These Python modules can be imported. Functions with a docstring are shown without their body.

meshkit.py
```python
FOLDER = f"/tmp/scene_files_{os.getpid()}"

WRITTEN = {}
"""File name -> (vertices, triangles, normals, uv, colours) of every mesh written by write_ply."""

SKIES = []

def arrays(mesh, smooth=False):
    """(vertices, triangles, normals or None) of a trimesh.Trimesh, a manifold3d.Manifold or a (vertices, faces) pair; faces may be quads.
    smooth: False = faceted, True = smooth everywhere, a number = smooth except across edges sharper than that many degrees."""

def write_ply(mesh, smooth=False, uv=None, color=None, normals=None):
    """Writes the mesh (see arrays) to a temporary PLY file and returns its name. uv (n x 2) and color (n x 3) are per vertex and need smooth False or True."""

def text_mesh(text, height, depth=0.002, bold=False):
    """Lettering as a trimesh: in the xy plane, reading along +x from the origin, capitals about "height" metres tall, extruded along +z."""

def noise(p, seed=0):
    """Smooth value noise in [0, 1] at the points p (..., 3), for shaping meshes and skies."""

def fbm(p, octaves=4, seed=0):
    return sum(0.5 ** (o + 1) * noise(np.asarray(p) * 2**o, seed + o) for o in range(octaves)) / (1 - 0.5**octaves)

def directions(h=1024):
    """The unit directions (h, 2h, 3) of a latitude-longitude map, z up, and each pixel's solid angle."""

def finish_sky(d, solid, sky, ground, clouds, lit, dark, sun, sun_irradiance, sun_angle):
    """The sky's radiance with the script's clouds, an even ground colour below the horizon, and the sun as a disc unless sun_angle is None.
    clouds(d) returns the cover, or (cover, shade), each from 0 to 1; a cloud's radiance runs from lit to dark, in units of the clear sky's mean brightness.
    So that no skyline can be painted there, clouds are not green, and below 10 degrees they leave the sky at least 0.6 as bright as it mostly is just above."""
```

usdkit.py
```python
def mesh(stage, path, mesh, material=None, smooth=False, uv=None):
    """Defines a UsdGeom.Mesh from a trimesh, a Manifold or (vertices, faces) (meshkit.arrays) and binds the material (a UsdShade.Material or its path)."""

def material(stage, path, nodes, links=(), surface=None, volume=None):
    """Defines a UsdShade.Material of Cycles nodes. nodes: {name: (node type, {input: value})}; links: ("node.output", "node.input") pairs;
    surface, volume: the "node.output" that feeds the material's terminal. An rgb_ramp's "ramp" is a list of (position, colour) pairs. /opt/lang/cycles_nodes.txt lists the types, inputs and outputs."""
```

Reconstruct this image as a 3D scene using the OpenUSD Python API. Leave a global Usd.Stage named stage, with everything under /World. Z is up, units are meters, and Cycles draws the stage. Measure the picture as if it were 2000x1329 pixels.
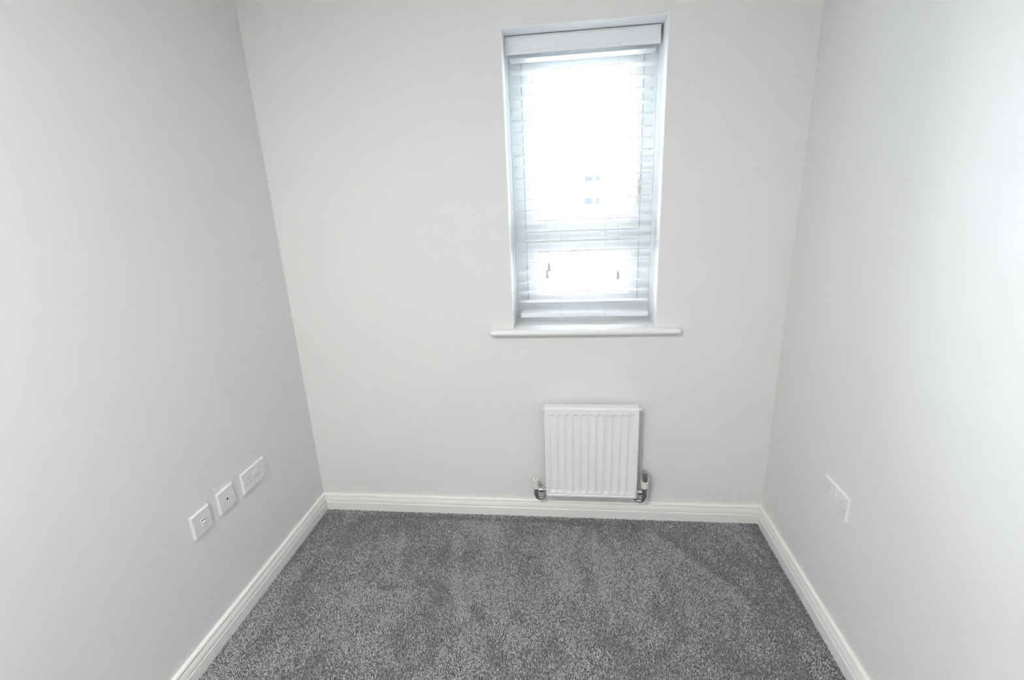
import math
import numpy as np
import trimesh
import manifold3d as m3
from shapely.geometry import Polygon
from pxr import Usd, UsdGeom, UsdLux, UsdShade, Gf, Sdf, Vt
import usdkit
import meshkit

stage = Usd.Stage.CreateInMemory()
UsdGeom.SetStageUpAxis(stage, 'Z')
UsdGeom.SetStageMetersPerUnit(stage, 1.0)
WORLD = UsdGeom.Xform.Define(stage, '/World')
UsdGeom.Scope.Define(stage, '/World/Looks')
T = Sdf.ValueTypeNames

# ------------------------------------------------------------------ camera, sky, exposure
CAM = np.array([1.27313, -2.03963, 1.52204])
RIGHT = np.array([0.99301024, 0.10984101, -0.04319274])
UP = np.array([0.00940229, 0.29117226, 0.95662444])
FWD = np.array([-0.11765312, 0.95034397, -0.28810428])
F_PX = 941.09
EXPOSURE = 0.0
SKY = 24.0                    # radiance of the bright overcast sky at the horizon
LAMP = 104.0                   # radiance of the added ceiling lamp's opal diffuser

cam = UsdGeom.Camera.Define(stage, '/World/camera')
cam.CreateHorizontalApertureAttr(36.0)
cam.CreateVerticalApertureAttr(36.0 * 1329 / 2000)
cam.CreateFocalLengthAttr(36.0 * F_PX / 2000)
cam.CreateClippingRangeAttr(Gf.Vec2f(0.02, 500))
cam.CreateExposureAttr(EXPOSURE)
cam.AddTransformOp().Set(Gf.Matrix4d(*[float(v) for row in ([*RIGHT, 0], [*UP, 0], [*(-FWD), 0], [*CAM, 1]) for v in row]))

sky = UsdLux.DomeLight.Define(stage, '/World/sky')
sky.CreateIntensityAttr(1.0)
# overcast sky: luminance rises smoothly from the horizon to three times that at the zenith
sky_look = usdkit.material(stage, '/World/Looks/overcast_sky', {
    'g': ('geometry', {}), 's': ('separate_xyz', {}),
    'r': ('map_range', {'from_min': 0.0, 'from_max': 1.0, 'to_min': SKY, 'to_max': SKY * 3.0, 'clamp': True}),
    'b': ('background_shader', {'color': (0.86, 0.97, 1.09)})},
    [('g.position', 's.vector'), ('s.z', 'r.value'), ('r.result', 'b.strength')], surface='b.background')
UsdShade.MaterialBindingAPI.Apply(sky.GetPrim()).Bind(sky_look)

# ------------------------------------------------------------------ materials
def mat(name, nodes, links=(), surface='p.BSDF'):
    return usdkit.material(stage, '/World/Looks/' + name, nodes, links, surface=surface)

def plain(name, col, rough=0.4, metal=0.0, spec=0.5, coat=0.0):
    return mat(name, {'p': ('principled_bsdf', {'base_color': col, 'roughness': rough, 'metallic': metal, 'specular_ior_level': spec, 'coat_weight': coat})})

def paint(name, col, rough, scale, strength, vary=0.02):
    """Painted surface: roller-stipple bump and a very slight tone drift."""
    c0 = tuple(x * (1 - vary) for x in col)
    return mat(name, {
        'g': ('geometry', {}),
        'n': ('noise_texture', {'scale': scale, 'detail': 3.0, 'roughness': 0.6}),
        'm': ('noise_texture', {'scale': 1.7, 'detail': 2.0}),
        'r': ('rgb_ramp', {'ramp': [(0.3, c0), (0.7, col)]}),
        'b': ('bump', {'strength': strength, 'distance': 0.001}),
        'p': ('principled_bsdf', {'roughness': rough, 'specular_ior_level': 0.35})},
        [('g.position', 'n.vector'), ('g.position', 'm.vector'), ('m.fac', 'r.fac'), ('r.color', 'p.base_color'),
         ('n.fac', 'b.height'), ('b.normal', 'p.normal')])

WALL = paint('wall_emulsion', (0.845, 0.845, 0.835), 0.65, 260.0, 0.25)
CEIL = paint('ceiling_emulsion', (0.86, 0.86, 0.85), 0.8, 200.0, 0.2)
REVEAL = plain('glare_white', (0.93, 0.935, 0.94), 0.6, spec=0.3)  # lighter than the wall paint: window glare put into the colour
TRIM = paint('trim_satin', (0.90, 0.898, 0.885), 0.32, 40.0, 0.03, 0.01)
UPVC = plain('white_upvc', (0.91, 0.925, 0.93), 0.28)
GASKET = plain('grey_gasket', (0.50, 0.52, 0.53), 0.6)
BLIND = paint('blind_white', (0.91, 0.915, 0.93), 0.4, 300.0, 0.02, 0.01)
CORD = plain('cord_white', (0.80, 0.80, 0.80), 0.8)
TASSEL = plain('tassel_grey', (0.60, 0.62, 0.68), 0.45)
ENAMEL = plain('radiator_enamel', (0.92, 0.93, 0.94), 0.3, coat=0.2)
PLASTIC = plain('moulded_plastic', (0.83, 0.83, 0.85), 0.3)
CREAM = plain('cream_plastic', (0.84, 0.83, 0.79), 0.35)
DARK = plain('dark_hole', (0.02, 0.02, 0.022), 0.7)
CHROME = plain('chrome', (0.62, 0.63, 0.65), 0.14, 1.0)
CHROME_DULL = plain('brushed_chrome', (0.55, 0.55, 0.55), 0.32, 1.0)
BACKING = plain('carpet_backing', (0.07, 0.07, 0.072), 0.95, spec=0.1)
GROUND = plain('pale_ground', (0.42, 0.42, 0.40), 0.9, spec=0.2)
RENDER = plain('pale_render', (0.72, 0.71, 0.69), 0.9, spec=0.2)
ROOFM = plain('roof_tiles', (0.45, 0.43, 0.42), 0.8, spec=0.2)
FARGLASS = plain('far_glass', (0.012, 0.013, 0.015), 0.08, spec=0.12)
OPAL = mat('opal_diffuser', {'e': ('emission', {'color': (1.0, 0.99, 0.975), 'strength': LAMP})}, surface='e.emission')
GLASS = mat('window_glass', {
    't': ('transparent_bsdf', {'color': (0.95, 0.975, 0.97)}),
    'g': ('glossy_bsdf', {'color': (1, 1, 1), 'roughness': 0.0}),
    'f': ('fresnel', {'IOR': 1.5}),
    'm': ('mix_closure', {})},
    [('f.fac', 'm.fac'), ('t.BSDF', 'm.closure1'), ('g.BSDF', 'm.closure2')], surface='m.closure')

def yarn(name, dark, light):
    return mat(name, {
        'g': ('geometry', {}), 'o': ('object_info', {}),
        'r': ('rgb_ramp', {'ramp': [(0.0, dark), (1.0, light)]}),
        'p': ('principled_bsdf', {'roughness': 0.9, 'specular_ior_level': 0.15, 'sheen_weight': 0.15})},
        [('o.random', 'r.fac'), ('r.color', 'p.base_color')])
YARN = [yarn('yarn_charcoal', (0.15, 0.152, 0.163), (0.23, 0.233, 0.245)),
        yarn('yarn_grey', (0.28, 0.28, 0.286), (0.41, 0.41, 0.412)),
        yarn('yarn_silver', (0.50, 0.497, 0.49), (0.66, 0.657, 0.648))]

# ------------------------------------------------------------------ helpers
used = {}
def numbered(path):
    n = used.get(path, 0)
    used[path] = n + 1
    return path if n == 0 else f'{path}_{n:03d}'

def tag(prim, label=None, cat=None, group=None, kind=None):
    for k, v in (('label', label), ('category', cat), ('group', group), ('kind', kind)):
        if v:
            prim.SetCustomDataByKey(k, v)
    return prim

def thing(name, label, cat, loc=(0, 0, 0), rotz=0.0, kind=None, group=None):
    x = UsdGeom.Xform.Define(stage, numbered('/World/' + name))
    x.AddTranslateOp().Set(Gf.Vec3d(*map(float, loc)))
    if rotz:
        x.AddRotateZOp().Set(float(rotz))
    return tag(x.GetPrim(), label, cat, group, kind)

def part(parent, name, mesh, m, smooth=False, label=None, kind=None):
    path = numbered(str(parent.GetPath()) + '/' + name if parent is not None else '/World/' + name)
    return tag(usdkit.mesh(stage, path, mesh, m, smooth=smooth).GetPrim(), label, kind=kind)

def top(name, mesh, m, label, cat, kind=None, smooth=False):
    return tag(part(None, name, mesh, m, smooth), label, cat, kind=kind)

cat_ = trimesh.util.concatenate
def box(x0, x1, y0, y1, z0, z1):
    b = trimesh.creation.box([x1 - x0, y1 - y0, z1 - z0])
    b.apply_translation([(x0 + x1) / 2, (y0 + y1) / 2, (z0 + z1) / 2])
    return b

def tm(man):
    m = man.to_mesh()
    return trimesh.Trimesh(m.vert_properties[:, :3], m.tri_verts, process=False)

def mbox(x0, x1, y0, y1, z0, z1):
    return m3.Manifold.cube([x1 - x0, y1 - y0, z1 - z0]).translate([x0, y0, z0])

def bev(x0, x1, y0, y1, z0, z1, r=0.002):
    """Box with chamfered edges: hull of three shrunk boxes."""
    r = min(r, (x1 - x0) * .45, (y1 - y0) * .45, (z1 - z0) * .45)
    pts = []
    for (a, b, c) in ((0, r, r), (r, 0, r), (r, r, 0)):
        for X in (x0 + a, x1 - a):
            for Y in (y0 + b, y1 - b):
                for Z in (z0 + c, z1 - c):
                    pts.append((X, Y, Z))
    return tm(m3.Manifold.hull_points(np.array(pts)))

def prism(poly, axis, a, b):
    """Extrude a closed 2-D polygon along an axis from a to b. poly coords: axis x -> (y,z); y -> (x,z); z -> (x,y)."""
    m = trimesh.creation.extrude_polygon(Polygon(poly), b - a, engine='earcut')
    v = np.array(m.vertices)
    if axis == 'x':
        v = np.stack([v[:, 2] + a, v[:, 0], v[:, 1]], 1)
    elif axis == 'y':
        v = np.stack([v[:, 0], v[:, 2] + a, v[:, 1]], 1)
    else:
        v = np.stack([v[:, 0], v[:, 1], v[:, 2] + a], 1)
    m = trimesh.Trimesh(v, m.faces, process=True)
    m.fix_normals()
    return m

def lathe(profile, axis='z', at=(0, 0, 0), n=28):
    """Revolve (radius, height) pairs about an axis through 'at'."""
    m = trimesh.creation.revolve(np.array(profile, float), sections=n)
    v = np.array(m.vertices)
    if axis == 'x':
        v = v[:, [2, 0, 1]]
    elif axis == 'y':
        v = v[:, [1, 2, 0]]
    m = trimesh.Trimesh(v + np.array(at), m.faces, process=True)
    m.fix_normals()
    return m

def tube(points, r, n=12):
    """Round tube along a polyline (capped)."""
    p = np.asarray(points, float)
    t = np.gradient(p, axis=0)
    t /= np.linalg.norm(t, axis=1, keepdims=True)
    ref = np.array([0.12, 0.31, 0.94]) if abs(t[0, 2]) < .8 else np.array([0.95, 0.2, 0.1])
    V, Fc = [], []
    a = np.cross(t[0], ref); a /= np.linalg.norm(a)
    ang = np.arange(n) * 2 * np.pi / n
    for k in range(len(p)):
        a = a - t[k] * (a @ t[k]); a /= np.linalg.norm(a)
        b = np.cross(t[k], a)
        V.append(p[k] + r * (np.cos(ang)[:, None] * a + np.sin(ang)[:, None] * b))
    V = np.vstack(V)
    for k in range(len(p) - 1):
        for j in range(n):
            i0, i1 = k * n + j, k * n + (j + 1) % n
            Fc += [[i0, i1, i1 + n], [i0, i1 + n, i0 + n]]
    e = (len(p) - 1) * n
    c0, c1 = len(V), len(V) + 1
    V = np.vstack([V, p[0], p[-1]])
    for j in range(n):
        Fc += [[c0, (j + 1) % n, j], [c1, e + j, e + (j + 1) % n]]
    m = trimesh.Trimesh(V, Fc, process=False)
    m.fix_normals()
    return m

def arc3(p0, p1, p2, n=8):
    """Quadratic bend through control p1."""
    s = np.linspace(0, 1, n)[:, None]
    p0, p1, p2 = map(np.array, (p0, p1, p2))
    return (1 - s) ** 2 * p0 + 2 * s * (1 - s) * p1 + s ** 2 * p2

# ------------------------------------------------------------------ room shell
W, H, D = 2.158, 2.40, 3.30           # width, height, depth behind the window wall
WT = 0.30
XL, XR, ZB, ZT = 1.031, 1.639, 0.9565, 2.117   # window opening
SUB = -0.012                          # carpet backing level; the pile's tips are near z = 0

wall = mbox(-WT, W + WT, 0, WT, SUB - .2, H + .15) - mbox(XL - .003, XR + .003, -.1, WT + .1, ZB - .0285, ZT + .003)
top('wall_back', tm(wall), WALL, 'off-white painted wall with the window recess cut in it', 'wall', 'structure')
top('wall_left', box(-WT, 0, -D, 0, SUB - .2, H + .15), WALL, 'plain off-white painted wall carrying three white outlet plates in a row', 'wall', 'structure')
top('wall_right', box(W, W + WT, -D, 0, SUB - .2, H + .15), WALL, 'plain off-white painted wall carrying a single double socket', 'wall', 'structure')
top('wall_front', box(-WT, W + WT, -D - .15, -D, SUB - .2, H + .15), WALL, 'off-white painted wall opposite the window', 'wall', 'structure')
top('ceiling', box(0, W, -D, 0, H, H + .15), CEIL, 'plain white painted ceiling', 'ceiling', 'structure')

# skirting: (depth from wall, height)
SK = [(0, SUB), (.018, SUB), (.018, .0385), (.0174, .0410), (.0162, .0424), (.0140, .0446), (.0112, .0470), (.0112, .0474), (.0164, .0476), (.0168, .0486), (.0165, .0520),
      (.0150, .0600), (.0118, .0700), (.0078, .0746), (.0078, .0751), (.0124, .0753), (.0128, .0764), (.0126, .0785), (.0116, .0822), (.0095, .0845), (.0060, .0857), (0, .0860)]

def skirting(a, b, along, flip, mit):
    """A run of skirting, its ends mitred at 45 degrees. along: unit xy direction; flip: inward normal."""
    sk = np.array(SK)
    n = len(sk)
    A, B = np.array(a, float), np.array(b, float)
    L = np.array(along, float)
    N = np.array(flip, float)
    V = []
    for end, sgn in ((A, 1), (B, -1)):
        for d, z in sk:
            q = end + N * d + L * sgn * d * mit
            V.append((q[0], q[1], z))
    Fc = []
    for i in range(n):
        j = (i + 1) % n
        Fc += [[i, j, n + j], [i, n + j, n + i]]
    cap = trimesh.creation.triangulate_polygon(Polygon(sk), engine='earcut')
    vv, ff = cap
    idx = [int(np.argmin(np.linalg.norm(sk - q, axis=1))) for q in vv]
    for f in ff:
        Fc.append([idx[f[0]], idx[f[1]], idx[f[2]]])
        Fc.append([n + idx[f[2]], n + idx[f[1]], n + idx[f[0]]])
    m = trimesh.Trimesh(np.array(V), np.array(Fc), process=False)
    m.fix_normals()
    return m

top('baseboard_back', skirting((0, 0), (W, 0), (1, 0), (0, -1), 1), TRIM, 'white grooved skirting board along the window wall', 'skirting board', 'structure', 28)
top('baseboard_left', skirting((0, -D), (0, 0), (0, 1), (1, 0), 1), TRIM, 'white grooved skirting board below the three outlet plates', 'skirting board', 'structure', 28)
top('baseboard_right', skirting((W, -D), (W, 0), (0, 1), (-1, 0), 1), TRIM, 'white grooved skirting board below the single double socket', 'skirting board', 'structure', 28)
top('baseboard_front', skirting((0, -D), (W, -D), (1, 0), (0, 1), 1), TRIM, 'white grooved skirting board opposite the window', 'skirting board', 'structure', 28)

# ------------------------------------------------------------------ window
win = thing('window_1', 'tall white framed two-light window deep in its recess', 'window', ((XL + XR) / 2, .2, ZB), kind='structure')
ox, oy, oz = (XL + XR) / 2, .2, ZB
def loc(m):
    m.apply_translation([-ox, -oy, -oz])
    return m
FY0, FY1 = .200, .268
def ring(x0, x1, z0, z1, wl, wr, wb, wt, y0, y1, r=.004):
    """A mitred frame: rectangle ring with chamfered front edges."""
    outer = m3.Manifold.hull_points(np.array([(x, y0 + r, z) for x in (x0, x1) for z in (z0, z1)] + [(x, y1, z) for x in (x0, x1) for z in (z0, z1)]
                                             + [(x, y0, z) for x in (x0 + r, x1 - r) for z in (z0 + r, z1 - r)]))
    a, b, c, d = x0 + wl, x1 - wr, z0 + wb, z1 - wt
    inner = mbox(a, b, y0, y1 + .01, c, d) + m3.Manifold.hull_points(np.array([(x, y0 + r, z) for x in (a, b) for z in (c, d)]
                                             + [(x, y0 - .001, z) for x in (a - r * 1.2, b + r * 1.2) for z in (c - r * 1.2, d + r * 1.2)]))
    return tm(outer - inner)
JL, JR, JT, JB, TB, TT = 1.083, 1.586, 2.058, 1.024, 1.310, 1.356
part(win, 'outer_frame', loc(cat_([ring(XL, XR, ZB - .02, ZT, JL - XL, XR - JR, JB - ZB + .02, ZT - JT, FY0, FY1 - .02, .0015),
                                   ring(XL, XR, ZB - .02, ZT, JL - XL + .012, XR - JR + .012, JB - ZB + .032, ZT - JT + .012, FY1 - .0199, FY1)])), UPVC)
part(win, 'transom', loc(cat_([bev(JL, JR, FY0, FY1 - .02, TB, TT, .0015), box(JL, JR, FY1 - .0199, FY1, TB - .012, TT + .012)])), UPVC)
for (z0, z1) in ((TT, JT), (JB, TB)):
    g = .0004
    sash = part(win, 'sash', loc(ring(JL + g, JR - g, z0 + g, z1 - g, .043, .043, .043, .043, FY0 - .006, FY1 - .0205, .003)), UPVC)
    gx0, gx1, gz0, gz1 = JL + .0455, JR - .0455, z0 + .0455, z1 - .0455
    part(sash, 'gasket', loc(ring(gx0, gx1, gz0, gz1, .004, .004, .004, .004, FY0 + .016, FY0 + .026, .001)), GASKET)
    part(sash, 'glass_pane', loc(box(gx0, gx1, FY0 + .026, FY0 + .030, gz0, gz1)), GLASS)
    if z0 == TT:
        hx = 1.5655
        h = cat_([bev(hx - .011, hx + .011, FY0 - .012, FY0 - .003, 1.512, 1.566, .003),
                  bev(hx - .008, hx + .008, FY0 - .038, FY0 - .011, 1.545, 1.562, .004),
                  bev(hx - .0085, hx + .0085, FY0 - .042, FY0 - .030, 1.463, 1.562, .005)])
        part(sash, 'handle', loc(h), UPVC, 30, label='upright lever handle on the right stile')
# added recess lining, window glare put into its white, flush with the wall face
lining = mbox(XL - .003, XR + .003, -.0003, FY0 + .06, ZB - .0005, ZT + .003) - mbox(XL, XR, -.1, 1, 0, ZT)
part(win, 'recess_lining', loc(tm(lining)), REVEAL, label='added lining of the recess sides and head, window glare put into its white')
# sill board with bullnose, horned past the recess
sz = ZB - .028
nose = [(FY0, sz), (-.024, sz), (-.030, sz + .002), (-.0345, sz + .0065), (-.036, sz + .013), (-.0345, sz + .0195), (-.030, sz + .025), (-.022, sz + .028), (FY0, sz + .028)]
inner = prism(nose, 'x', XL + .0003, XR - .0003)
fr = np.array([(0.0, sz), (-.024, sz), (-.030, sz + .002), (-.0345, sz + .0065), (-.036, sz + .013), (-.0345, sz + .0195), (-.030, sz + .025), (-.022, sz + .028), (0.0, sz + .028)])
def horn(xa, xb):
    """The projecting nosing with rounded ends: hull of shrinking sections."""
    pts = []
    for k in range(7):
        th = k / 6 * math.pi / 2
        r = .014
        sc = (1 - (1 - math.sin(th)) * .42)
        for y, z in fr:
            yy, zz = (y * sc if y < 0 else y), sz + .014 + (z - sz - .014) * (.45 + .55 * math.sin(th))
            pts += [(xa + r * (1 - math.sin(math.pi / 2 - th)), yy, zz), (xb - r * (1 - math.sin(math.pi / 2 - th)), yy, zz)]
    return m3.Manifold.hull_points(np.array(pts))
sill = horn(.925, 1.744) + mbox(XL + .0003, XR - .0003, -.010, FY0, sz, sz + .028)
part(win, 'window_sill', loc(tm(sill)), TRIM, 30, label='white bullnosed window board with horned ends')

# ------------------------------------------------------------------ venetian blind
BX0, BX1, BYC = 1.0480, 1.6170, .126
bl = thing('venetian_blind', 'white slatted venetian blind hanging down inside the window recess', 'blind', ((BX0 + BX1) / 2, BYC, .976))
bx, by, bz = (BX0 + BX1) / 2, BYC, .976
def lb(m):
    m.apply_translation([-bx, -by, -bz])
    return m
vp = [(.090, 2.050), (.0885, 2.052), (.0885, 2.060), (.0875, 2.062), (.0875, 2.106), (.0885, 2.108), (.0885, 2.113), (.090, 2.1145), (.100, 2.1145), (.100, 2.050)]
part(bl, 'valance', lb(prism(vp, 'x', XL + .0015, XR - .010)), BLIND, label='deep plain pelmet board across the top')
part(bl, 'head_rail', lb(bev(BX0 - .008, BX1 + .008, .102, .158, 2.068, 2.1155, .003)), BLIND)
# slats: shallow curved section, back edge dipping a little
PITCH, Z0 = .0448, 2.0370
def slat(z):
    yy = np.linspace(-.025, .025, 7)
    crown = .0016 * (1 - (yy / .025) ** 2)
    tilt = math.radians(5.0)
    up_ = [(BYC + y * math.cos(tilt), z - (y + .025) * math.sin(tilt) + c + .0022) for y, c in zip(yy, crown)]
    dn = [(BYC + y * math.cos(tilt), z - (y + .025) * math.sin(tilt) + c) for y, c in zip(yy, crown)]
    return prism(up_ + dn[::-1], 'x', BX0, BX1)
zs = [Z0 - PITCH * k for k in range(23)]
for z in zs:
    part(bl, 'slat', lb(slat(z)), BLIND, 40)
RX0, RX1 = 1.0570, 1.6225
rp = [(.100, .982), (.102, .980), (.152, .980), (.152, .997), (.149, 1.0), (.104, 1.0005), (.1015, .999), (.100, .996)]
br = part(bl, 'bottom_rail', lb(prism(rp, 'x', RX0, RX1)), BLIND, 25)
for x0, x1 in ((RX0 - .003, RX0), (RX1, RX1 + .003)):
    part(br, 'end_cap', lb(prism([(.101, .983), (.151, .983), (.151, .998), (.101, .998)], 'x', x0, x1)), TASSEL)
for lx in (1.242, 1.435):
    fr_ = tube([(lx, .0990, 2.06), (lx, .0990, 1.5), (lx, .0985, .998), (lx, .0985, .980)], .0006, 6)
    bk_ = tube([(lx, .1525, 2.06), (lx, .1525, 1.5), (lx, .1528, .980)], .0006, 6)
    rungs = [tube([(lx, .099, z - .0008), (lx, .1525, z - .0054)], .0006, 5) for z in zs]
    part(bl, 'ladder_cord', lb(cat_([fr_, bk_] + rungs)), CORD)
    part(br, 'cord_plug', lb(lathe([(0, -.0012), (.004, -.0012), (.0045, 0), (.0045, .001), (0, .001)], 'y', (lx, .1000, .9905), 14)), CORD)
def tassel(x, y, ztop, h=.036):
    return lathe([(0, 0), (.0072, 0), (.0076, .002), (.0072, .006), (.0052, h - .003), (.0044, h), (0, h)], 'z', (x, y, ztop - h), 16)
for x0, x1, zt in ((1.4755, 1.4865, 1.187), (1.168, 1.1885, 1.229), (1.158, 1.1790, 1.199)):
    c = part(bl, 'pull_cord', lb(tube([(x0, .086, 2.062), (x0 + (x1 - x0) * .25, .086, 1.85), (x0 + (x1 - x0) * .7, .085, 1.5), (x1, .085, zt - .004)], .0008, 6)), CORD)
    part(c, 'tassel', lb(tassel(x1, .085, zt)), TASSEL, 40, label='small grey cone weight at the cord end')

# ------------------------------------------------------------------ radiator
RL, RR, RB, RT = 1.1600, 1.5745, .1560, .6110
RF, RK = -.080, -.034                     # front and rear faces
rad = thing('radiator', 'small white panel radiator with vertical fluting below the window', 'radiator', ((RL + RR) / 2, (RF + RK) / 2, RB))
rx, ry, rz = (RL + RR) / 2, (RF + RK) / 2, RB
def lr(m):
    m.apply_translation([-rx, -ry, -rz])
    return m
def heightfield():
    """Front panel: flat margin, eleven pressed flutes with sloping ends, rounded rim."""
    cx = rx + (np.arange(11) - 5) * .0347
    xs, kind = [RL, RL + .0010, RL + .0025, RL + .005, RL + .010, RL + .012], []
    for c in cx:
        xs += [c - .0145, c - .0100, c - .006, c + .006, c + .0100, c + .0145]
    xs += [RR - .012, RR - .010, RR - .005, RR - .0025, RR - .0010, RR]
    z0, z1 = .178, .5795
    zz = [RB, RB + .0010, RB + .0025, RB + .005, RB + .010, RB + .012, z0 - .002, z0 + .002, z0 + .009, z0 + .016, z1 - .013, z1 - .006, z1 - .001, z1 + .002, RT - .022, RT - .018, RT - .008, RT - .004, RT - .0015, RT]
    xs, zz = np.array(xs), np.array(zz)
    def rim(d):
        return np.where(d < .005, .005 - np.sqrt(np.maximum(0, .005 ** 2 - (.005 - np.clip(d, 0, .005)) ** 2)), 0)
    V = []
    for z in zz:
        for x in xs:
            d = min(x - RL, RR - x, z - RB)
            dep = float(rim(np.array(d)))
            dt = RT - z
            if dt < .0185:
                dep = max(dep, [0.0, .0, .004, .010][min(3, int(np.searchsorted([-.0185, -.009, -.005, -.002], -dt)) - 0 - 1)] if dt < .0185 else 0)
            # step between rim and pressed plate
            e = min(x - RL, RR - x, z - RB)
            if e > .0105:
                dep += .0018
            k = np.argmin(np.abs(cx - x))
            o = abs(x - cx[k])
            if o < .0142 and z0 - .001 < z < z1 + .001:
                prof = 1.0 if o <= .0062 else (.62 if o <= .0102 else 0)
                ends = np.interp(z, [z0, z0 + .016, z1 - .013, z1], [0.05, 1, 1, .05])
                dep += .0055 * prof * ends
            V.append((x, RF + dep, z))
    n = len(xs)
    Fc = []
    for i in range(len(zz) - 1):
        for j in range(n - 1):
            a = i * n + j
            Fc += [[a, a + 1, a + n + 1], [a, a + n + 1, a + n]]
    return trimesh.Trimesh(np.array(V), np.array(Fc), process=False)
part(rad, 'front_panel', lr(heightfield()), ENAMEL, 24)
part(rad, 'rear_body', lr(cat_([box(RL + .006, RR - .006, RF + .012, RK - .002, RB + .004, RT - .010)])), ENAMEL)
part(rad, 'top_cover', lr(bev(RL + .0005, RR - .0005, RF + .0045, RK, RT - .007, RT - .0002, .002)), ENAMEL)
for x0, x1 in ((RL - .0012, RL + .0052), (RR - .0052, RR + .0012)):
    part(rad, 'side_panel', lr(bev(x0, x1, RF + .0045, RK, RB + .003, RT - .001, .0015)), ENAMEL)
for x0, x1, xs_ in ((RL - .011, RL - .001, -1), (RR + .001, RR + .011, 1)):
    pl = part(rad, 'blanking_plug' if xs_ > 0 else 'bleed_valve', lr(lathe([(0, -.006), (.0085, -.006), (.0095, -.004), (.0095, .003), (.006, .004), (.006, .006), (0, .006)], 'x', ((x0 + x1) / 2, -.057, RT - .016), 16)), ENAMEL if xs_ > 0 else CREAM, 30)
    part(pl, 'plug_socket', lr(lathe([(0, -.0008), (.003, -.0008), (.003, .0008), (0, .0008)], 'x', ((x0 + x1) / 2 + xs_ * .0064, -.057, RT - .016), 8)), DARK)
for x in (RL + .09, RR - .09):
    for z in (RB + .06, RT - .06):
        part(rad, 'wall_bracket', lr(box(x - .012, x + .012, RK - .002, .0, z - .02, z + .02)), ENAMEL)

VY = -.060
def valve_common(xc, sgn, zt, thermo):
    """Valve standing beside the bottom corner. sgn: +1 when the radiator lies to its right."""
    v = part(rad, 'thermostatic_valve' if thermo else 'lockshield_valve', lr(cat_([
        lathe([(0, .152), (.0105, .152), (.0120, .155), (.0120, .163), (.0105, .166), (.0105, zt - .010), (.0135, zt - .008), (.0145, zt - .002), (.0135, zt), (0, zt)] if thermo else
              [(0, .150), (.0095, .150), (.0115, .153), (.0115, .162), (.0095, .165), (.0095, .176), (.0115, .178), (.0115, zt), (0, zt)], 'z', (xc, VY, 0), 24)])), CHROME, 35, label='chrome valve body')
    # tail to the radiator
    xr_ = RL if sgn > 0 else RR
    a = abs(xr_ - xc)
    tail = lathe([(0, 0), (.0060, 0), (.0065, a * .30), (.0125, a * .34), (.0128, a * .42), (.0128, a * .68), (.0120, a * .74), (.0075, a * .78), (.0075, a), (0, a)], 'x', (0, 0, 0), 20)
    vv = np.array(tail.vertices)
    vv[:, 0] = xc + sgn * vv[:, 0]
    vv[:, 1] += VY; vv[:, 2] += .1805
    tl = trimesh.Trimesh(vv, tail.faces, process=False); tl.fix_normals()
    part(v, 'union_nut', lr(tl), CHROME, 35)
    # pipe: down out of the valve, bending towards the radiator's middle and back into the wall
    p1 = arc3((xc, VY, .158), (xc, VY, .128), (xc + sgn * .022, VY + .006, .128), 9)
    p2 = arc3((xc + sgn * .022, VY + .006, .128), (xc + sgn * .042, VY + .012, .128), (xc + sgn * .044, VY + .034, .129), 9)
    pts = np.vstack([p1, p2[1:], [(xc + sgn * .044, -.010, .130), (xc + sgn * .044, .0, .130)]])
    part(rad, 'supply_pipe', lr(tube(pts, .0078, 16)), CHROME, 40, label='chrome pipe elbow running back to the wall')
    return v
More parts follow.
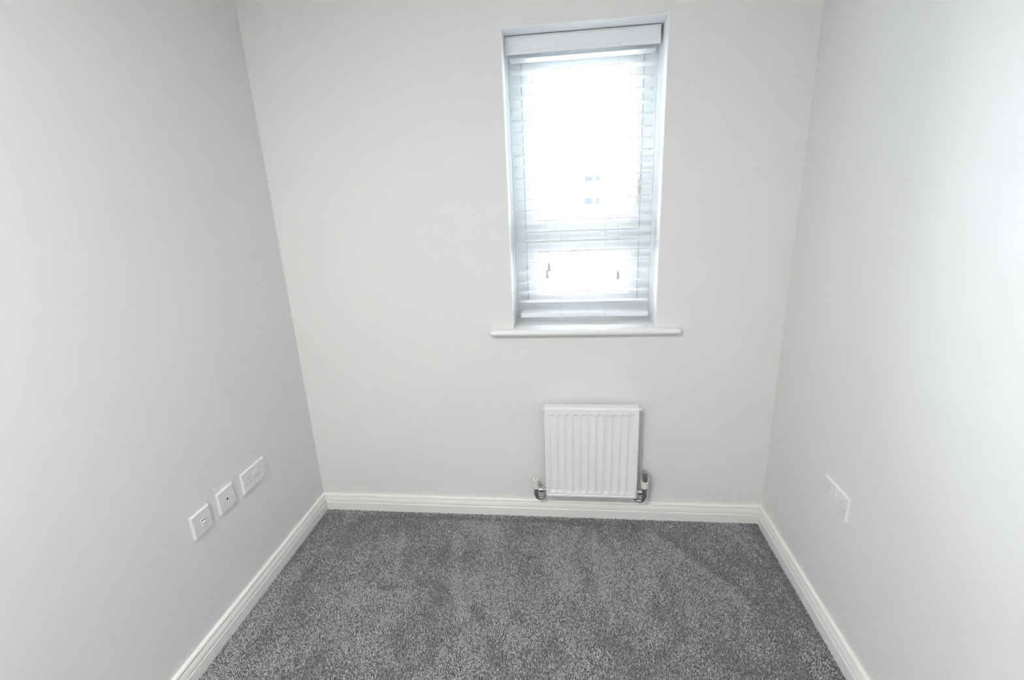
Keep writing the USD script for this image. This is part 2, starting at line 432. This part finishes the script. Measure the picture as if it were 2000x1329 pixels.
v = valve_common(1.1110, +1, .186, False)
cp = part(v, 'valve_cap', lr(lathe([(0, .184), (.0112, .184), (.0115, .188), (.0112, .222), (.0125, .226), (.0138, .229), (.0140, .235), (.0125, .2375), (.0032, .2375), (.0030, .236), (0, .236)], 'z', (1.1110, VY, 0), 26)), CREAM, 30, label='white plastic cap with a dark screw hole')
part(v, 'cap_screw', lr(lathe([(0, .2360), (.0030, .2360), (.0030, .2382), (0, .2382)], 'z', (1.1110, VY, 0), 12)), DARK)
v = valve_common(1.6125, -1, .205, True)
tc = (1.6120, VY, 0)
sleeve = m3.Manifold.revolve(m3.CrossSection([np.array([(0, .203), (.0135, .203), (.0165, .207), (.0172, .214), (.0178, .232), (.0182, .262), (0, .262)])]), 40)
cut = m3.Manifold.cube([.2, .2, .1], True).translate([0, 0, .05]).rotate([26, 0, 0]).translate([0, 0, .2475])
bore = m3.Manifold.cylinder(.06, .0158, .0158, 40).translate([0, 0, .212])
part(v, 'sensor_sleeve', lr(tm((sleeve - cut - bore).translate(list(tc)))), CREAM, 40, label='slant-topped white collar round the head')
part(v, 'control_knob', lr(lathe([(0, .210), (.0150, .210), (.0150, .268), (.0156, .2700), (.0156, .2745), (.0150, .2765), (.0150, .286), (.0135, .2895), (.0100, .2905), (0, .2905)], 'z', tc, 36)), CHROME_DULL, 30, label='satin chrome thermostat knob')

# ------------------------------------------------------------------ outlet plates (local: x right, y out of the wall = -y, z up; centre at origin)
def plate(w, h, d=.0080, holes=()):
    b = m3.Manifold.hull_points(np.array([(x, y, z) for (y, i) in ((0, .0), (-.004, .0), (-d, .0035)) for x in (-w / 2 + i, w / 2 - i) for z in (-h / 2 + i, h / 2 - i)]))
    for (x0, x1, z0, z1, dep) in holes:
        b = b - mbox(x0, x1, -d - .01, -d + dep, z0, z1)
    return b
def screw(parent, x, z, d=.0085):
    s = part(parent, 'screw', lathe([(0, -.0006), (.0030, -.0006), (.0034, 0), (.0034, .0008), (0, .0008)], 'y', (x, -d, z), 14), PLASTIC)
    return s
def double_socket(loc_, rot, label):
    t = thing('double_socket', label, 'socket', loc_, rot, group=None)
    hl = []
    for gx in (-.0385, .0385):
        hl += [(gx - .0023, gx + .0023, .0085, .0170, .006), (gx - .0150, gx - .0080, -.0140, -.0098, .006), (gx + .0080, gx + .0150, -.0140, -.0098, .006)]
    for sx in (-.0085, .0085):
        hl.append((sx - .0062, sx + .0062, .0020, .0260, .003))
    fp = part(t, 'face_plate', tm(plate(.146, .086, holes=hl)), PLASTIC)
    for gx0, gx1, z0, z1, _ in hl[:6]:
        part(fp, 'pin_slot', box(gx0 + .0002, gx1 - .0002, -.0040, -.0032, z0 + .0002, z1 - .0002), DARK)
    for sx in (-.0085, .0085):
        rk = m3.Manifold.hull_points(np.array([(sx + a * .0056, y, z) for a in (-1, 1) for (y, z) in ((-.0058, .0025), (-.0058, .0255), (-.0084, .0027), (-.0125, .0070), (-.0088, .0250), (-.0095, .0160))]))
        part(t, 'rocker_switch', tm(rk), PLASTIC)
    screw(fp, -.0605, 0); screw(fp, .0605, 0)
    return t
double_socket((0, -.4650, .4850), 90, 'white double socket nearest the window corner in the row of three plates')
double_socket((W, -.5430, .5060), -90, 'white double socket standing alone on the right-hand wall')
# aerial plate
t = thing('aerial_plate', 'square white plate with one round black aerial hole, middle of the row', 'aerial socket', (0, -.6280, .4890), 90)
fp = part(t, 'face_plate', tm(plate(.086, .086) - m3.Manifold.cylinder(.03, .0068, .0068, 28).rotate([90, 0, 0]).translate([0, -.0035, 0])), PLASTIC)
ringm = trimesh.creation.annulus(.0056, .0070, .0045, sections=28)
ringm.apply_transform(trimesh.transformations.rotation_matrix(math.pi / 2, [1, 0, 0])); ringm.apply_translation([0, -.0075, 0])
co = part(t, 'coaxial_socket', ringm, PLASTIC, 30)
part(co, 'socket_bore', lathe([(0, -.0008), (.0058, -.0008), (.0058, .0008), (0, .0008)], 'y', (0, -.0062, 0), 24), DARK)
part(co, 'centre_pin', lathe([(0, -.0015), (.0012, -.0015), (.0012, .0015), (0, .0015)], 'y', (0, -.0075, 0), 10), DARK)
screw(fp, -.0302, 0); screw(fp, .0302, 0)
# telephone plate
t = thing('telephone_plate', 'square white plate with a small shuttered telephone jack, furthest from the window', 'telephone socket', (0, -.7560, .4855), 90)
fp = part(t, 'face_plate', tm(plate(.086, .086, holes=[(-.0075, .0115, -.0145, .0115, .004)])), PLASTIC)
jk = part(t, 'jack', tm(mbox(-.0073, .0113, -.0088, -.0045, -.0143, .0040) + mbox(-.0073, -.0050, -.0100, -.0045, -.0143, .0113) + mbox(.0090, .0113, -.0100, -.0045, -.0143, .0113) + mbox(-.0073, .0113, -.0100, -.0045, .0085, .0113)), PLASTIC)
part(jk, 'shutter', tm(m3.Manifold.hull_points(np.array([(x, y, z) for x in (-.0045, .0085) for (y, z) in ((-.0088, -.0125), (-.0125, -.0115), (-.0130, -.0010), (-.0088, .0015))]))), PLASTIC)
part(jk, 'jack_slot', box(-.0049, .0089, -.0050, -.0046, .0041, .0084), DARK)
screw(fp, -.0302, 0); screw(fp, .0302, 0)

# ------------------------------------------------------------------ added ceiling lamp (out of frame, invented to light the room)
lp = thing('ceiling_lamp', 'added round flush lamp with an opal diffuser, unseen above the room', 'ceiling lamp', (0.58, -2.26, H))
part(lp, 'base', lathe([(0, -.030), (.205, -.030), (.215, -.022), (.215, 0), (0, 0)], 'z', (0, 0, 0), 40), TRIM, 30)
part(lp, 'diffuser', lathe([(0, -.062), (.08, -.060), (.15, -.052), (.19, -.040), (.200, -.0305), (0, -.0305)], 'z', (0, 0, 0), 40), OPAL, 30)

# ------------------------------------------------------------------ carpet
floor = thing('floor', 'mottled grey twist-pile carpet covering the whole floor', 'carpet', kind='structure')
part(floor, 'carpet_backing', box(0, W, -D, 0, SUB - .2, SUB), BACKING)
rng = np.random.default_rng(7)
SP = .0037
x = np.arange(.0185, W - .0175, SP)
y = np.arange(-1.75, -.0180, SP)
X, Y = np.meshgrid(x, y)
X, Y = X.ravel(), Y.ravel()
X = X + rng.uniform(-.0016, .0016, X.shape); Y = Y + rng.uniform(-.0016, .0016, Y.shape)
keep = (X > .0188) & (X < W - .0188) & (Y < -.0188)
X, Y = X[keep], Y[keep]
P3 = np.stack([X, Y, 0 * X], 1)
# nap field: -1 brushed away (dark) .. +1 brushed to the light. Strokes of the vacuum cleaner in floor coordinates.
STROKES = []   # filled in below: (polyline, half width, strength)
def stroke(pts, w, s):
    STROKES.append((np.array(pts, float), w, s))
stroke([(0.22, -0.09), (0.44, -0.05), (0.83, -0.05), (1.14, -0.05), (1.31, -0.06), (1.60, -0.06)], 0.016, -0.8)
stroke([(0.03, -0.04), (0.36, -0.04), (0.73, -0.03), (0.99, -0.04)], 0.01, 0.5)
stroke([(0.21, -0.14), (0.24, -0.26), (0.27, -0.39), (0.30, -0.53)], 0.03, -0.45)
stroke([(0.47, -0.14), (0.51, -0.34), (0.54, -0.47)], 0.016, 0.6)
stroke([(0.33, -0.14), (0.40, -0.41)], 0.02, -0.4)
stroke([(0.59, -0.20), (0.60, -0.40), (0.60, -0.47)], 0.05, 0.3)
stroke([(0.89, -0.03), (0.89, -0.15), (0.88, -0.22)], 0.012, 0.5)
stroke([(0.74, -0.19), (0.78, -0.39), (0.83, -0.55), (0.86, -0.62)], 0.022, 0.85)
stroke([(1.38, -0.12), (1.38, -0.35), (1.40, -0.48), (1.42, -0.60)], 0.013, 0.9)
stroke([(1.20, -0.17), (1.23, -0.36), (1.26, -0.47)], 0.055, 0.5)
stroke([(1.40, -0.19), (1.46, -0.12)], 0.03, -0.4)
stroke([(1.31, -0.23), (1.33, -0.38), (1.34, -0.46)], 0.025, -0.4)
stroke([(0.73, -0.49), (0.74, -0.57)], 0.022, -0.6)
stroke([(0.49, -0.51), (0.61, -0.50), (0.71, -0.46)], 0.014, -0.55)
stroke([(0.90, -0.58), (0.94, -0.64)], 0.03, -0.7)
stroke([(0.63, -0.72), (0.68, -0.79)], 0.03, -0.75)
stroke([(0.85, -0.72), (0.87, -0.67)], 0.018, -0.7)
stroke([(0.71, -0.60), (0.78, -0.71), (0.78, -0.83)], 0.02, -0.45)
stroke([(1.04, -0.57), (1.09, -0.64)], 0.03, -0.55)
stroke([(1.01, -0.80), (0.99, -0.72)], 0.025, -0.6)
stroke([(1.40, -0.69), (1.45, -0.72)], 0.028, -0.7)
stroke([(1.58, -0.73), (1.65, -0.68), (1.69, -0.63)], 0.022, -0.6)
stroke([(1.21, -0.73), (1.24, -0.78)], 0.03, -0.5)
stroke([(1.65, -0.39), (1.66, -0.49), (1.65, -0.61)], 0.022, -0.5)
stroke([(1.59, -0.50), (1.60, -0.60)], 0.02, -0.4)
stroke([(1.69, -0.12), (1.78, -0.21), (1.87, -0.32), (1.94, -0.43), (1.99, -0.52)], 0.014, -1)
stroke([(1.65, -0.16), (1.74, -0.25), (1.84, -0.36), (1.91, -0.46)], 0.022, 0.4)
stroke([(2.01, -0.12), (2.07, -0.25), (2.09, -0.37), (2.10, -0.49)], 0.014, 0.5)
stroke([(2.13, -0.05), (2.14, -0.36), (2.13, -0.63), (2.13, -0.78)], 0.035, -0.7)
stroke([(2.05, -0.14), (2.09, -0.27)], 0.012, -0.6)
stroke([(2.08, -0.46), (2.06, -0.56)], 0.015, -0.5)
stroke([(1.88, -0.55), (1.94, -0.67), (1.99, -0.79)], 0.05, -0.35)
stroke([(1.75, -0.64), (1.82, -0.76)], 0.05, -0.3)
stroke([(0.01, -0.08), (-0.00, -0.37), (0.01, -0.68), (0.02, -0.92)], 0.03, -0.5)
stroke([(0.09, -0.27), (0.10, -0.54), (0.09, -0.74)], 0.04, 0.25)
stroke([(0.42, -0.57), (0.37, -0.72), (0.28, -0.85)], 0.06, 0.35)
stroke([(0.61, -0.56), (0.58, -0.64)], 0.04, 0.35)
stroke([(1.20, -0.50), (1.28, -0.66), (1.29, -0.78)], 0.05, 0.3)
stroke([(0.51, -0.77), (0.54, -0.89)], 0.06, 0.2)
stroke([(0.41, -0.80), (0.38, -0.90)], 0.03, -0.4)
stroke([(0.62, -0.86), (0.67, -0.89)], 0.03, -0.5)
stroke([(1.34, -0.54), (1.28, -0.80)], 0.03, 0.35)
nap = 0.85 * (meshkit.fbm(P3 * [5.5, 3.2, 1] + [3, 8, 0], 4, 3) - .5) * 2 + 0.55 * (meshkit.fbm(P3 * [14, 9, 1], 3, 11) - .5) * 2
for pl, w, s in STROKES:
    best = np.full(len(X), 1e9)
    q = np.stack([X, Y], 1)
    for a, b in zip(pl[:-1], pl[1:]):
        d = b - a
        u = np.clip(((q - a) @ d) / (d @ d), 0, 1)
        best = np.minimum(best, np.linalg.norm(q - a - u[:, None] * d, axis=1))
    ww = w * (0.7 + .6 * meshkit.noise(P3 * 9, 5))
    nap += s * np.exp(-(best / ww) ** 2)
nap = np.clip(1.35 * nap, -1, 1)
# tufts: small twisted tapering yarn ends, three tones
def tuft(seed):
    r = np.random.default_rng(seed)
    n, V, Fc = 5, [], []
    prof = [(-.010, .0018), (-.004, .0022), (-.0010, .0020), (.0008, .0010)]
    bend = r.uniform(-.0008, .0008, 2)
    for k, (z, rad_) in enumerate(prof):
        for j in range(n):
            a = 2 * math.pi * j / n + .5 * k + r.uniform(-.25, .25)
            rr = rad_ * r.uniform(.8, 1.2)
            s = (z + .010) / .010
            V.append((rr * math.cos(a) + bend[0] * s, rr * math.sin(a) + bend[1] * s, z + r.uniform(-.0004, .0004)))
    V.append((bend[0], bend[1], .0014))
    for k in range(len(prof) - 1):
        for j in range(n):
            i0, i1 = k * n + j, k * n + (j + 1) % n
            Fc += [[i0, i1, i1 + n], [i0, i1 + n, i0 + n]]
    e = (len(prof) - 1) * n
    for j in range(n):
        Fc.append([e + j, e + (j + 1) % n, len(V) - 1])
    return trimesh.Trimesh(np.array(V), np.array(Fc), process=False)
pile = UsdGeom.PointInstancer.Define(stage, '/World/floor/carpet_pile')
tag(pile.GetPrim(), 'dense grey and silver flecked carpet tufts', kind='stuff')
protos = []
for tone in range(3):
    for s in range(2):
        m = usdkit.mesh(stage, f'/World/floor/carpet_pile/tuft_{tone * 2 + s + 1:03d}' if tone + s else '/World/floor/carpet_pile/tuft', tuft(tone * 10 + s), YARN[tone], smooth=True)
        protos.append(m.GetPath())
pile.CreatePrototypesRel().SetTargets(protos)
u = rng.uniform(0, 1, len(X))
pd = np.clip(.36 - .30 * nap, .05, .85); ps = np.clip(.25 + .28 * nap, .03, .75)  # nap also picks yarn tone: shading of the leaning pile put into colour
tone = np.where(u < pd, 0, np.where(u > 1 - ps, 2, 1))
idx = tone * 2 + rng.integers(0, 2, len(X))
lean_y = np.radians(-17 * nap + rng.normal(0, 9, len(X)))     # tip leans along y
lean_x = np.radians(rng.normal(0, 10, len(X)))
yaw = rng.uniform(0, 2 * math.pi, len(X))
def qmul(a, b):
    w1, x1, y1, z1 = a; w2, x2, y2, z2 = b
    return (w1 * w2 - x1 * x2 - y1 * y2 - z1 * z2, w1 * x2 + x1 * w2 + y1 * z2 - z1 * y2, w1 * y2 - x1 * z2 + y1 * w2 + z1 * x2, w1 * z2 + x1 * y2 - y1 * x2 + z1 * w2)
O = np.zeros_like(X)
qx = (np.cos(lean_y / 2), np.sin(-lean_y / 2), O, O)
qy = (np.cos(lean_x / 2), O, np.sin(lean_x / 2), O)
qz = (np.cos(yaw / 2), O, O, np.sin(yaw / 2))
q = np.stack(qmul(qmul(qx, qy), qz), 1)
pile.CreateProtoIndicesAttr(Vt.IntArray.FromNumpy(idx.astype(np.int32)))
Zt = -.0015 + rng.normal(0, .0006, len(X)) + .0008 * nap
pile.CreatePositionsAttr(Vt.Vec3fArray.FromNumpy(np.stack([X, Y, Zt], 1).astype(np.float32)))
pile.CreateOrientationsAttr(Vt.QuathArray([Gf.Quath(float(a), float(b), float(c), float(d)) for a, b, c, d in q]))
sc_ = rng.uniform(.85, 1.2, len(X))
pile.CreateScalesAttr(Vt.Vec3fArray.FromNumpy(np.stack([sc_, sc_, 0 * sc_ + 1], 1).astype(np.float32)))

# ------------------------------------------------------------------ outside
GZ = -2.9
top('ground', box(-60, 60, .4, 160, GZ - .2, GZ), GROUND, 'pale open ground far below, seen washed out through the blind', 'ground', 'structure')
hs = thing('house', 'pale facade far off beyond the window, nearly washed out through the blind', 'building', (4.1, 58, GZ))
part(hs, 'wall', box(-5.5, 5.5, 0, 8, 0, 6.9), RENDER)
part(hs, 'roof', prism([(-.4, 6.9), (8.4, 6.9), (4.0, 9.9)], 'x', -5.9, 5.9), ROOFM)
for z0, z1 in ((5.62, 6.15), (3.0, 3.72)):
    for x0, x1 in ((-.86, .06), (.44, .86)):
        f = part(hs, 'window', cat_([box(x0 - .09, x1 + .09, -.05, 0, z1, z1 + .09), box(x0 - .09, x1 + .09, -.05, 0, z0 - .09, z0), box(x0 - .09, x0, -.05, 0, z0, z1), box(x1, x1 + .09, -.05, 0, z0, z1)]), UPVC)
        part(f, 'pane', box(x0, x1, -.02, 0, z0, z1), FARGLASS)
